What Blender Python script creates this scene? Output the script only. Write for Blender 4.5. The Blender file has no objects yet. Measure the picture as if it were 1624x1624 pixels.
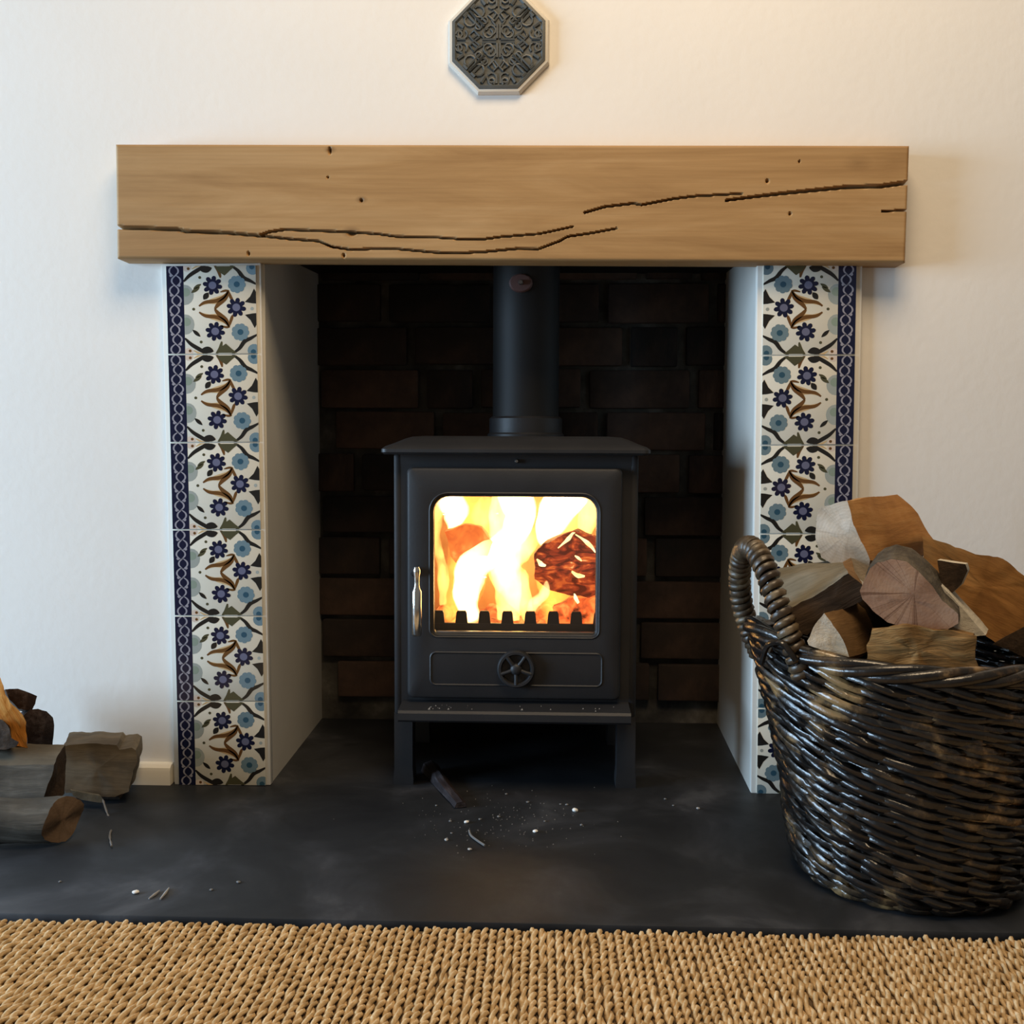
import bpy, bmesh, math, random
import numpy as np
from mathutils import Vector, Matrix, noise as mnoise
random.seed(7); mnoise.seed_set(7)
S = bpy.context.scene
C = S.collection
PI = math.pi

# ------------------------------------------------------------------ camera
CAM = np.array([.0325, -1.7932, .6168]); FPX = 1629.0
YAW, PITCH, ROLL = .032, .0668, .0043
_cy, _sy, _cp, _sp, _cr, _sr = math.cos(YAW), math.sin(YAW), math.cos(PITCH), math.sin(PITCH), math.cos(ROLL), math.sin(ROLL)
FWD = np.array([-_sy*_cp, _cy*_cp, -_sp]); _r0 = np.array([_cy, _sy, 0]); _u0 = np.cross(_r0, FWD)
RGT = _cr*_r0 + _sr*_u0; UPV = -_sr*_r0 + _cr*_u0
cam = bpy.data.cameras.new('camera'); camo = bpy.data.objects.new('camera', cam); C.objects.link(camo)
m = Matrix.Identity(4)
for i in range(3):
    m[i][0], m[i][1], m[i][2], m[i][3] = RGT[i], UPV[i], -FWD[i], CAM[i]
camo.matrix_world = m
cam.sensor_width = 36; cam.lens = FPX/1624*36; cam.clip_start = .02
S.camera = camo
S.cycles.transparent_max_bounces = 24

# ------------------------------------------------------------------ world, lights, exposure
S.view_settings.view_transform = 'Standard'; S.view_settings.look = 'None'
S.view_settings.gamma = 1; S.view_settings.use_curve_mapping = False
S.view_settings.exposure = 0.37
w = bpy.data.worlds.new('room_light'); S.world = w; w.use_nodes = True
bg = w.node_tree.nodes['Background']; bg.inputs[0].default_value = (1.0, .93, .82, 1); bg.inputs[1].default_value = .115

def area(name, loc, target, sx, sy, power, col):
    l = bpy.data.lights.new(name, 'AREA'); l.shape = 'RECTANGLE'; l.size = sx; l.size_y = sy
    l.energy = power; l.color = col
    o = bpy.data.objects.new(name, l); C.objects.link(o); o.location = loc
    d = Vector(target)-Vector(loc); o.rotation_euler = d.to_track_quat('-Z', 'Y').to_euler()
    return o
# the window in the wall to the left of the fireplace, and an added, unseen overhead fill standing in for warm ceiling bounce
area('window_daylight', (-3.6, -1.15, .90), (.4, 0, .75), 2.0, 1.3, 148, (.52, .75, 1.0))
area('ceiling_bounce_fill', (.22, -1.1, 2.45), (.22, -.6, 0), 1.0, .9, 28, (1.0, .75, .47))

# ------------------------------------------------------------------ pixel helpers (photo frame 1624 x 1624)
def ray(x, y): return FWD + RGT*(x-812)/FPX + UPV*(812-y)/FPX
def onY(x, y, Y):
    d = ray(x, y); return CAM + d*((Y-CAM[1])/d[1])
def onZ(x, y, Z):
    d = ray(x, y); return CAM + d*((Z-CAM[2])/d[2])

# ------------------------------------------------------------------ mesh helpers
class MB:
    def __init__(s): s.v = []; s.f = []; s.mi = []
    def add(s, verts, faces, mi=0):
        b = len(s.v); s.v += [tuple(map(float, p)) for p in verts]
        for f in faces: s.f.append([b+i for i in f]); s.mi.append(mi)
        return s
    def box(s, x0, x1, y0, y1, z0, z1, bev=0, mi=0, segs=2):
        bm = bmesh.new(); bmesh.ops.create_cube(bm, size=1)
        for v in bm.verts: v.co = ((x0+x1)/2+v.co.x*(x1-x0), (y0+y1)/2+v.co.y*(y1-y0), (z0+z1)/2+v.co.z*(z1-z0))
        if bev: bmesh.ops.bevel(bm, geom=bm.edges[:], offset=bev, segments=segs, affect='EDGES', profile=.5)
        s.bm(bm, mi); return s
    def bm(s, bm, mi=0):
        bm.verts.ensure_lookup_table(); bm.verts.index_update()
        s.add([v.co[:] for v in bm.verts], [[v.index for v in f.verts] for f in bm.faces], mi); bm.free()
    def loft(s, loops, closed=True, cap0=False, cap1=False, mi=0):
        n = len(loops[0]); vs = [p for L in loops for p in L]; fs = []
        for a in range(len(loops)-1):
            for i in range(n if closed else n-1):
                j = (i+1) % n
                fs.append([a*n+i, a*n+j, (a+1)*n+j, (a+1)*n+i])
        if cap0: fs.append(list(range(n))[::-1])
        if cap1: fs.append([(len(loops)-1)*n+i for i in range(n)])
        return s.add(vs, fs, mi)
    def sweep(s, path, rad, n=8, closed=False, mi=0, ell=1.0, caps=True):
        P = [Vector(p) for p in path]; N = len(P)
        if not hasattr(rad, '__len__'): rad = [rad]*N
        loops = []; ref = None
        for i in range(N):
            if closed: t = P[(i+1) % N]-P[i-1]
            else: t = P[min(i+1, N-1)]-P[max(i-1, 0)]
            t.normalize()
            if ref is None:
                ref = Vector((0, 0, 1)) if abs(t.z) < .9 else Vector((0, 1, 0))
            a = (ref-t*ref.dot(t)).normalized(); ref = a; b = t.cross(a)
            loops.append([P[i]+(a*math.cos(2*PI*k/n)+b*math.sin(2*PI*k/n)*ell)*rad[i] for k in range(n)])
        if closed: loops.append(loops[0])
        return s.loft(loops, True, caps and not closed, caps and not closed, mi)
    def lathe(s, prof, origin=(0, 0, 0), n=24, axis='z', mi=0):
        o = Vector(origin); loops = []
        for r, h in prof:
            L = []
            for k in range(n):
                c, q = math.cos(2*PI*k/n)*r, math.sin(2*PI*k/n)*r
                L.append(o+(Vector((c, q, h)) if axis == 'z' else Vector((c, h, -q))))
            loops.append(L)
        return s.loft(loops, True, True, True, mi)
    def build(s, name, mats, parent=None, smooth=35):
        me = bpy.data.meshes.new(name); me.from_pydata(s.v, [], s.f); me.update()
        bm = bmesh.new(); bm.from_mesh(me); bmesh.ops.recalc_face_normals(bm, faces=bm.faces[:]); bm.to_mesh(me); bm.free()
        if not isinstance(mats, (list, tuple)): mats = [mats]
        for q in mats: me.materials.append(q)
        me.polygons.foreach_set('material_index', s.mi)
        if smooth:
            me.polygons.foreach_set('use_smooth', [True]*len(me.polygons)); me.set_sharp_from_angle(angle=math.radians(smooth))
        o = bpy.data.objects.new(name, me); C.objects.link(o)
        if parent: o.parent = parent; o.matrix_parent_inverse = Matrix.Translation(-parent.location) if parent.type == 'EMPTY' else Matrix.Identity(4)
        return o
def tag(o, label, cat, group=None, kind=None):
    o['label'] = label; o['category'] = cat
    if group: o['group'] = group
    if kind: o['kind'] = kind
    return o
def empty(name, loc):
    o = bpy.data.objects.new(name, None); C.objects.link(o); o.location = loc; o.empty_display_size = .05; return o
def structure(o, label=None):
    o['kind'] = 'structure'
    if label: o['label'] = label
    return o
def rrect(x0, x1, z0, z1, rt, rb=None, n=6):
    rb = rt if rb is None else rb; L = []
    for cx, cz, r, a0 in ((x1-rt, z1-rt, rt, 0), (x0+rt, z1-rt, rt, 90), (x0+rb, z0+rb, rb, 180), (x1-rb, z0+rb, rb, 270)):
        for k in range(n+1):
            a = math.radians(a0+90*k/n); L.append((cx+r*math.cos(a), cz+r*math.sin(a)))
    return L
def xz(loop, y): return [(x, y, z) for x, z in loop]

# ------------------------------------------------------------------ material helpers
def mat(name, col, rough=.6, metal=0, spec=.5):
    mm = bpy.data.materials.new(name); mm.use_nodes = True; b = mm.node_tree.nodes['Principled BSDF']
    b.inputs['Base Color'].default_value = (*col, 1); b.inputs['Roughness'].default_value = rough
    b.inputs['Metallic'].default_value = metal; b.inputs['Specular IOR Level'].default_value = spec
    return mm
def N(mm, t, **kw):
    n = mm.node_tree.nodes.new(t)
    for k, v in kw.items():
        if k in n.inputs: n.inputs[k].default_value = v
        else: setattr(n, k, v)
    return n
def L(mm, a, b): mm.node_tree.links.new(a, b)
def coords(mm, scale=(1, 1, 1)):
    tc = N(mm, 'ShaderNodeTexCoord'); mp = N(mm, 'ShaderNodeMapping'); mp.inputs['Scale'].default_value = scale
    L(mm, tc.outputs['Object'], mp.inputs['Vector']); return mp.outputs['Vector']
def ramp(mm, fac, stops):
    r = N(mm, 'ShaderNodeValToRGB'); e = r.color_ramp.elements
    while len(e) < len(stops): e.new(.5)
    for i, (p, c) in enumerate(stops):
        e[i].position = p; e[i].color = (*c, 1) if len(c) == 3 else c
    L(mm, fac, r.inputs['Fac']); return r.outputs['Color']
def noisy(name, stops, scale=8, stretch=(1, 1, 1), rough=.6, bump=0, bscale=None, detail=6, metal=0, spec=.5, dist=0, rnd=0):
    mm = mat(name, stops[0][1], rough, metal, spec); b = mm.node_tree.nodes['Principled BSDF']
    v = coords(mm, stretch)
    n = N(mm, 'ShaderNodeTexNoise', Scale=scale, Detail=detail, Roughness=.6, Distortion=dist); L(mm, v, n.inputs['Vector'])
    fac = n.outputs['Fac']
    if rnd:
        oi = N(mm, 'ShaderNodeObjectInfo'); ma = N(mm, 'ShaderNodeMath', operation='MULTIPLY_ADD'); ma.inputs[1].default_value = rnd
        L(mm, oi.outputs['Random'], ma.inputs[0]); L(mm, fac, ma.inputs[2])
        sb = N(mm, 'ShaderNodeMath', operation='SUBTRACT'); sb.inputs[1].default_value = rnd/2; L(mm, ma.outputs[0], sb.inputs[0]); fac = sb.outputs[0]
    L(mm, ramp(mm, fac, stops), b.inputs['Base Color'])
    if bump:
        n2 = N(mm, 'ShaderNodeTexNoise', Scale=bscale or scale*4, Detail=8); L(mm, v, n2.inputs['Vector'])
        bp = N(mm, 'ShaderNodeBump', Strength=bump, Distance=.004); L(mm, n2.outputs['Fac'], bp.inputs['Height']); L(mm, bp.outputs['Normal'], b.inputs['Normal'])
    return mm

M = {}
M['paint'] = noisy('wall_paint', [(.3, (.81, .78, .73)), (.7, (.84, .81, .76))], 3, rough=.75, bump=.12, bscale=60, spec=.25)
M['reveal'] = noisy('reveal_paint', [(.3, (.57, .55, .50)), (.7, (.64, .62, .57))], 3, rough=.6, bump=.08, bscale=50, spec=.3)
M['gloss_white'] = mat('skirting_paint', (.82, .76, .64), .35)
M['mortar'] = noisy('sooty_mortar', [(.35, (.016, .014, .012)), (.55, (.07, .062, .05)), (.72, (.17, .155, .13))], 9, rough=.95, bump=.5, bscale=60)
M['brick'] = noisy('sooty_brick', [(.3, (.014, .011, .010)), (.5, (.036, .022, .016)), (.75, (.10, .055, .036))], 7, rough=.92, bump=.6, bscale=45, rnd=.35)
M['grout'] = mat('grout', (.72, .70, .64), .8)
M['iron'] = noisy('stove_paint', [(.3, (.014, .014, .0155)), (.7, (.020, .020, .022))], 12, rough=.5, bump=.05, bscale=220, spec=.45)
M['iron_dark'] = noisy('flue_paint', [(.3, (.006, .006, .006)), (.7, (.010, .009, .009))], 8, rough=.6, spec=.35)
M['chrome'] = mat('polished_steel', (.80, .78, .75), .16, 1)
M['steel'] = mat('dull_steel', (.30, .28, .26), .4, 1)
# slate
sl = noisy('slate', [(.30, (.011, .012, .0145)), (.48, (.018, .0195, .022)), (.60, (.030, .032, .037)), (.74, (.070, .073, .080))], 5, rough=.5, bump=.10, bscale=30, spec=.22, dist=.5)
M['slate'] = sl
# oak
ok = mat('oak', (.4, .24, .1), .55, spec=.35); b = ok.node_tree.nodes['Principled BSDF']
v = coords(ok, (1, 6, 9)); wv = N(ok, 'ShaderNodeTexNoise', Scale=2.2, Detail=7, Roughness=.62, Distortion=.6); L(ok, v, wv.inputs['Vector'])
c1 = ramp(ok, wv.outputs['Fac'], [(.28, (.30, .165, .062)), (.5, (.40, .235, .096)), (.72, (.49, .31, .145))])
v2 = coords(ok, (2, 40, 90)); w2 = N(ok, 'ShaderNodeTexNoise', Scale=2.0, Detail=5); L(ok, v2, w2.inputs['Vector'])
c2 = ramp(ok, w2.outputs['Fac'], [(.3, (.80, .78, .74)), (.6, (1, 1, 1))])
mx = N(ok, 'ShaderNodeMix', data_type='RGBA', blend_type='MULTIPLY'); mx.inputs[0].default_value = .55
L(ok, c1, mx.inputs[6]); L(ok, c2, mx.inputs[7]); oc = mx.outputs[2]
for kx, kz, kr in ((-.263, -.0500, .011), (-.246, .0045, .007), (-.299, .0870, .007), (.582, .0666, .016)):     # dark knots in the timber, beam coordinates
    mp_ = N(ok, 'ShaderNodeMapping'); tc_ = N(ok, 'ShaderNodeTexCoord'); L(ok, tc_.outputs['Object'], mp_.inputs['Vector'])
    mp_.inputs['Location'].default_value = (-kx/kr/1.7, 0, -kz/kr); mp_.inputs['Scale'].default_value = (1/kr/1.7, .01, 1/kr)
    gr_ = N(ok, 'ShaderNodeTexGradient', gradient_type='SPHERICAL'); L(ok, mp_.outputs['Vector'], gr_.inputs['Vector'])
    ml = N(ok, 'ShaderNodeMath', operation='MULTIPLY'); ml.inputs[1].default_value = .75 if kr < .012 else .3; L(ok, gr_.outputs['Fac'], ml.inputs[0])
    mk = N(ok, 'ShaderNodeMix', data_type='RGBA'); mk.inputs[7].default_value = (.10, .045, .015, 1); L(ok, ml.outputs[0], mk.inputs[0]); L(ok, oc, mk.inputs[6]); oc = mk.outputs[2]
L(ok, oc, b.inputs['Base Color'])
bp = N(ok, 'ShaderNodeBump', Strength=.12, Distance=.002); L(ok, w2.outputs['Fac'], bp.inputs['Height']); L(ok, bp.outputs['Normal'], b.inputs['Normal'])
M['oak'] = ok

# ------------------------------------------------------------------ the setting
XL0, XL1, XR0, XR1 = -.6263, -.4597, .4072, .5738       # tile panels (front plane y = 0)
WY = .016                                               # face of the plastered wall
DEP = .45; HEAD = .955
mb = MB()
mb.box(-2.4, XL1-.004, WY, .16, -.03, 2.5); mb.box(XR0+.004, 2.4, WY, .16, -.03, 2.5); mb.box(XL1-.004, XR0+.004, WY, .16, HEAD, 2.5)
structure(mb.build('wall_back', M['paint'], smooth=0))
def quadbox(name, pts, t, mt):
    mb = MB(); n = Vector(t)
    a = [Vector(p) for p in pts]; mb.add([*a, *[p+n for p in a]], [[0, 1, 2, 3], [7, 6, 5, 4], [0, 4, 5, 1], [1, 5, 6, 2], [2, 6, 7, 3], [3, 7, 4, 0]])
    return structure(mb.build(name, mt, smooth=0))
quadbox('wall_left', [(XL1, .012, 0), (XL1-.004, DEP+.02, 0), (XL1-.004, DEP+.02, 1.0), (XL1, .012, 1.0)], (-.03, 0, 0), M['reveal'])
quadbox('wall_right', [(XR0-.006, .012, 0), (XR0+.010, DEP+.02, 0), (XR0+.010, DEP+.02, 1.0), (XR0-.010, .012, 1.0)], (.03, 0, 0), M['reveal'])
quadbox('ceiling', [(XL1-.02, .03, HEAD), (XR0+.02, .03, HEAD), (XR0+.02, DEP+.04, .985), (XL1-.02, DEP+.04, .985)], (0, 0, .02), M['iron_dark'])
# sooty brick fireback, brick by brick on a recessed mortar bed
fb = structure(MB().box(XL1-.03, XR0+.04, DEP+.008, DEP+.12, -.03, 1.02).build('wall_fireback', M['mortar'], smooth=0))
bx = MB().box(-.1125, .1125, -.012, .03, -.041, .041, .005, segs=2).build('brick', M['brick'], fb)
first = True
CH = .0917
for row in range(11):
    z = .872-.041-.0045+CH*(row-9)+CH
    x = -.46-(.12 if row % 2 else .0)-.03*((row*7) % 3-1)
    while x < .47:
        ln = random.choice([.225, .225, .228, .222, .108])
        x0, x1 = max(x, XL1-.01), min(x+ln, XR0+.018)
        if x1-x0 > .02:
            if first: o = bx; first = False
            else: o = bx.copy(); C.objects.link(o)
            o.location = ((x0+x1)/2, DEP+.004+random.uniform(-.003, .003), z+random.uniform(-.0015, .0015))
            o.scale = ((x1-x0-.009)/.225, 1, random.uniform(.97, 1.03)); o.rotation_euler = (random.uniform(-.01, .01), random.uniform(-.006, .006), random.uniform(-.012, .012))
        x += ln+.010
# floor below, slate hearth, skirtings
structure(MB().box(-2.4, 2.4, -3.2, DEP+.1, -.08, -.019).build('floor', noisy('floorboards', [(.3, (.10, .065, .04)), (.7, (.16, .10, .06))], 4, (1, 8, 1)), smooth=0))
HE = -.508
hm = MB(); hm.box(-1.25, 1.25, HE, DEP+.02, -.0188, 0, .003)
tag(hm.build('hearth_slab', M['slate']), 'dark slate hearth slab under the stove, basket and logs', 'hearth')
def skirting(name, x0, x1):
    prof = [(-.0, 0), (-.019, 0), (-.019, .024), (-.017, .031), (-.011, .036), (0, .037)]
    mb = MB(); mb.loft([[(x, WY+a, c) for a, c in prof] for x in (x0, x0+.003, x1-.003, x1)], True, True, True)
    return structure(mb.build(name, M['gloss_white'], smooth=30))
skirting('baseboard_left', -2.0, -.638); skirting('baseboard_right', .60, 2.0)

# ------------------------------------------------------------------ tiles with a printed pattern
TC = {'cream': (.70, .665, .56), 'navy': (.008, .010, .034), 'peri': (.135, .14, .22), 'teal': (.15, .225, .26), 'dteal': (.03, .085, .13),
      'brown': (.14, .062, .018), 'gold': (.58, .40, .20), 'ink': (.018, .016, .014), 'sage': (.34, .37, .34), 'sage2': (.25, .31, .25), 'olive': (.075, .07, .035), 'lilac': (.30, .29, .34), 'pink': (.66, .55, .46)}
TK = list(TC); TM = [mat('glaze_'+k, c, .16, spec=.5) for k, c in TC.items()]
TI = {k: i for i, k in enumerate(TK)}
def clip(poly, x0=.004, x1=.996, y0=.004, y1=.996):
    for ax, lim, sg in ((0, x0, 1), (0, x1, -1), (1, y0, 1), (1, y1, -1)):
        out = []
        for i in range(len(poly)):
            a, b = poly[i-1], poly[i]; da, db = (a[ax]-lim)*sg, (b[ax]-lim)*sg
            if (da >= 0) != (db >= 0):
                t = da/(da-db); out.append((a[0]+(b[0]-a[0])*t, a[1]+(b[1]-a[1])*t))
            if db >= 0: out.append(b)
        poly = out
        if not poly: return []
    return poly
def tile_mesh(mirror):
    T = .1525; mb = MB(); mb.box(0, T, .0, .009, -T, 0, .0012, mi=0)
    def P(poly, col, lev, lim=(.004, .996)):
        q = clip(poly, *lim)
        if len(q) < 3: return
        if mirror: q = [(1-a, b) for a, b in q]
        y = -.00008*lev
        mb.add([(a*T, y, -b*T) for a, b in q], [list(range(len(q)))], TI[col])
    def fan(c, pts, col, lev, lim=(.004, .996)):
        for i in range(len(pts)): P([c, pts[i-1], pts[i]], col, lev, lim)
    def disc(u, v, r, col, lev, n=18, lim=(.004, .996), ry=None):
        fan((u, v), [(u+r*math.cos(2*PI*k/n), v+(ry or r)*math.sin(2*PI*k/n)) for k in range(n)], col, lev, lim)
    def star(u, v, r0, r1, n, col, lev, a0=0, lim=(.004, .996)):
        pts = []
        for k in range(n*6):
            a = a0+2*PI*k/(n*6); rr = r0+(r1-r0)*abs(math.cos(n*(a-a0)/2))**.7; pts.append((u+rr*math.cos(a), v+rr*math.sin(a)))
        fan((u, v), pts, col, lev, lim)
    def stroke(pts, wd, col, lev, lim=(.004, .996), taper=True):
        wd *= 1.3 if lim[0] > .1 else 1
        n = len(pts)
        if n > 2:                                   # smooth the polyline
            out = []
            for i in range(n-1):
                p0, p1, p2, p3 = pts[max(i-1, 0)], pts[i], pts[i+1], pts[min(i+2, n-1)]
                for k in range(5):
                    t = k/5; out.append(tuple(.5*(2*p1[j]+(p2[j]-p0[j])*t+(2*p0[j]-5*p1[j]+4*p2[j]-p3[j])*t*t+(3*p1[j]-p0[j]-3*p2[j]+p3[j])*t**3) for j in (0, 1)))
            pts = out+[pts[-1]]; n = len(pts)
        side = []
        for i in range(n):
            a, b = pts[max(i-1, 0)], pts[min(i+1, n-1)]; dx, dy = b[0]-a[0], b[1]-a[1]; l = math.hypot(dx, dy) or 1
            ww = wd*(.35+.65*math.sin(PI*min(max(i/(n-1), .02), .98))) if taper else wd
            side.append((( pts[i][0]-dy/l*ww/2, pts[i][1]+dx/l*ww/2), (pts[i][0]+dy/l*ww/2, pts[i][1]-dx/l*ww/2)))
        for i in range(n-1): P([side[i][0], side[i+1][0], side[i+1][1], side[i][1]], col, lev, lim)
    def leaf(u, v, a, ln, wd, col, lev, lim=(.004, .996)):
        ca, sa = math.cos(a), math.sin(a); pts = []; ln *= 1.3; wd *= 1.35
        for k in range(13):
            t = k/12; pts.append((t-.5, math.sin(PI*t)**.8*.5))
        pts += [(x, -y) for x, y in pts[-2:0:-1]]
        fan((u, v), [(u+x*ln*ca-y*wd*sa, v+x*ln*sa+y*wd*ca) for x, y in pts], col, lev, lim)
    B = .195; F = (B, .996)                          # border band | field
    P([(0, 0), (B, 0), (B, 1), (0, 1)], 'navy', 1)
    n = 9                                            # chain of links in the band
    for k in range(n):
        v = (k+.5)/n; u = .1+(.012 if k % 2 else -.012); a = .5 if k % 2 else -.5
        for sgn in (1, -1):
            stroke([(u-.005*sgn, v-.062), (u+.042*sgn, v-.022), (u+.046*sgn, v+.022), (u+.005*sgn, v+.062)], .019, 'lilac', 2, (.004, B))
        disc(u, v, .02, 'navy', 3, 8, (.004, B)); disc(.1+(.045 if k % 2 else -.045), v+.055, .017, 'lilac', 3, 8, (.004, B))
    for v in (.33, .665):                            # pale half flowers against the band
        disc(B+.01, v, .10, 'sage', 1, 16, F, .115); disc(B+.02, v-.03, .05, 'sage2', 2, 12, F); leaf(B+.13, v-(.055 if v < .5 else -.1), -.6 if v < .5 else .75, .09, .03, 'olive' if v < .5 else 'ink', 3, F)
    # stems that run across tile joints
    for fl in (0, 1):
        Y = (lambda q: 1-q) if fl else (lambda q: q)
        stroke([(B, Y(.18)), (.27, Y(.105)), (.40, Y(.025)), (.44, Y(0))], .035, 'ink', 2, F)
        stroke([(.72, Y(0)), (.80, Y(.06)), (.86, Y(.14)), (.93, Y(.175)), (1.0, Y(.215))], .036, 'ink', 2, F)
        leaf(.45, Y(.045), -.25 if not fl else .25, .10, .055, 'ink', 3, F)
        fan((.64, Y(.03)), [(.54, Y(.01)), (.585, Y(.07)), (.65, Y(.115)), (.71, Y(.06)), (.77, Y(.01))], 'olive', 3, F)
        stroke([(.54, Y(0)), (.585, Y(.06)), (.605, Y(.14))], .03, 'olive' if fl else 'brown', 2, F)
        disc(.965, Y(.035), .075, 'teal', 1, 14, F); disc(.955, Y(.02), .03, 'dteal', 2, 8, F)
        disc(B+.04, Y(.02), .05, 'pink', 1, 12, F); disc(B+.055, Y(.035), .017, 'brown', 2, 8, F)
        disc(.375, Y(.135), .017, 'olive', 2, 8, F)
        stroke([(.44, Y(0)), (.37, Y(.0)), (.29, Y(.04))], .018, 'gold', 1, F)
    leaf(.44, .345, -.95, .075, .045, 'ink', 3, F)
    leaf(.345, .235, -.55, .08, .026, 'olive', 3, F)
    disc(.30, .492, .017, 'olive', 2, 8, F)
    # tulip
    for sg in (1, -1):
        q = lambda a: .492+(a-.492)*sg
        fan((.55, q(.415)), [(.365, q(.455)), (.42, q(.41)), (.50, q(.375)), (.62, q(.335)), (.69, q(.30)), (.665, q(.38)), (.58, q(.44)), (.47, q(.432))], 'gold', 2, F)
        stroke([(.36, q(.458)), (.43, q(.415)), (.55, q(.40)), (.64, q(.355)), (.69, q(.29))], .034, 'brown', 3, F)
        stroke([(.69, q(.30)), (.655, q(.37)), (.575, q(.44)), (.535, q(.492))], .038, 'brown', 3, F)
        stroke([(.60, q(.30)), (.66, q(.285)), (.70, q(.29))], .02, 'brown', 3, F)
    stroke([(.69, .69), (.72, .60), (.735, .56)], .026, 'brown', 2, F)
    stroke([(.69, .29), (.715, .36), (.74, .40)], .026, 'brown', 2, F)
    for u, v in ((.515, .225), (.775, .475), (.535, .745)):
        star(u, v, .066, .110, 8, 'navy', 3, .2); disc(u, v, .044, 'peri', 4, 12)
    for u, v in ((.785, .215), (.815, .755)):
        star(u, v, .088, .10, 9, 'teal', 3, .1); disc(u, v, .034, 'dteal', 4, 10)
    for v, sg in ((.375, 1), (.60, -1)):
        fan((.965, v), [(.87, v+.04*sg), (.93, v-.02*sg), (.975, v-.11*sg), (1.02, v-.03*sg), (1.02, v+.06*sg), (.95, v+.055*sg)], 'ink', 3)
    disc(.95, .49, .02, 'sage', 2, 8)
    return mb
SHEAR = -.009
def panel(name, x0, x1, mirror, label):
    root = empty(name, ((x0+x1)/2, .004, 0)); tag(root, label, 'tile panel')
    gm = MB(); gm.box(x0-.009, x1+(.003 if mirror else 0), .0035, .0195, 0, .9275, .002); g = gm.build('grout_bed', M['grout'], root)
    proto = None
    for k in range(6):
        z = .924-.154*k-.0008
        if proto is None: proto = tile_mesh(mirror).build('tile', TM, root, smooth=25); o = proto
        else: o = proto.copy(); C.objects.link(o)
        o.location = (x0+.0005, random.uniform(-.0003, .0003), z); o.scale = (1.038, 1, 1)
    return root
for nm, x0, x1, mir, lab in (('tile_panel', XL0, XL1, False, 'floral blue and brown tile panel between the skirting end and the opening'),
                             ('tile_panel', XR0, XR1, True, 'floral blue and brown tile panel partly hidden behind the log basket')):
    r = panel(nm, x0, x1, mir, lab)
    r.rotation_euler = (0, -.0075, 0); r.location.x += .0025
bpy.context.view_layer.update()

# ------------------------------------------------------------------ oak beam with splits cut into its face
def spl(pts, off, k): return [(off[0]+x*k, off[1]+y*k) for x, y in pts]
k2, o2, k3, o3 = .4064, (160, 200), .4187, (800, 200)
cracks = [(spl([(55, 394), (300, 402), (330, 410), (480, 415), (600, 425), (630, 428)], o2, k2), .0024, .0017),
          (spl([(610, 428), (660, 412), (720, 403), (850, 408), (950, 412), (1080, 420), (1150, 430), (1300, 433), (1400, 440), (1500, 440), (1560, 432), (1624, 427)], o2, k2)+spl([(130, 408), (180, 398), (260, 380)], o3, k3), .0014, .0007),
          (spl([(600, 425), (740, 440), (850, 448), (900, 470), (980, 482), (1060, 478), (1150, 478), (1300, 492), (1400, 495), (1500, 490), (1624, 478)], o2, k2)+spl([(130, 465), (210, 435), (240, 418), (330, 405), (425, 387)], o3, k3), .0013, .0009),
          (spl([(305, 327), (380, 305), (490, 292), (520, 298), (640, 275), (720, 265), (900, 255)], o3, k3), .0012, .0009),
          (spl([(840, 281), (940, 268), (1050, 255), (1200, 240), (1300, 230), (1420, 228), (1535, 212)], o3, k3), .0012, .0026),
          (spl([(1430, 322), (1535, 318)], o3, k3), .0006, .0012)]
pits = [((558, 370), .0065, .0035), ((573, 318), .0024, .0024), ((523, 239), .0022, .005), ((520, 281), .0015, .0015), ((394, 402), .002, .003), ((545, 405), .002, .003), ((1217, 287), .0022, .0028), ((1253, 339), .002, .0024), ((1268, 256), .0013, .0018)]
MY = -.036; _c = [onY(*q, MY) for q in ((181, 228), (1441, 231), (187, 410), (1438, 416))]
BXL, BXR, BH = (_c[0][0]+_c[2][0])/2, (_c[1][0]+_c[3][0])/2, (_c[0][2]-_c[2][2]+_c[1][2]-_c[3][2])/2
bang = math.atan2((_c[0][2]-_c[1][2]+_c[2][2]-_c[3][2])/2, BXR-BXL); bc = np.array([(BXL+BXR)/2, MY, sum(q[2] for q in _c)/4])
def beam_local(px, py):
    p = onY(px, py, MY)-bc; c, s = math.cos(bang), math.sin(bang)
    return np.array([p[0]*c-p[2]*s, p[0]*s+p[2]*c])
HW, HH = (BXR-BXL)/2, BH/2
nx, nz = 830, 118
gx = np.linspace(-HW, HW, nx); gz = np.linspace(-HH, HH, nz)
GX, GZ = np.meshgrid(gx, gz); depth = np.zeros_like(GX)
for pts, w0, w1 in cracks:
    q = np.array([beam_local(*p) for p in pts]); n = len(q)
    for i in range(n-1):
        a, b_ = q[i], q[i+1]; d = b_-a; l2 = d@d
        t = np.clip(((GX-a[0])*d[0]+(GZ-a[1])*d[1])/l2, 0, 1)
        dist = np.hypot(GX-a[0]-t*d[0], GZ-a[1]-t*d[1]); ww = w0+(w1-w0)*(i+t)/(n-1)
        depth = np.maximum(depth, .024*np.clip(1.45-dist/(ww*.85+.0004), 0, 1))
for (px, py), rx, rz in pits:
    a = beam_local(px, py); e = np.hypot((GX-a[0])/rx, (GZ-a[1])/rz); depth = np.maximum(depth, .008*np.clip(1.5-e, 0, 1))
edge = np.minimum(HW-np.abs(GX), HH-np.abs(GZ))
rnd = .0035*np.clip(1-edge/.004, 0, 1)**2
wob = np.array([[mnoise.noise(Vector((x*3, z*14, 0))) for x in gx[::10]] for z in gz[::6]])
wob = np.repeat(np.repeat(wob, 10, 1)[:, :nx], 6, 0)[:nz, :]
k_ = np.ones(15)/15
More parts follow.
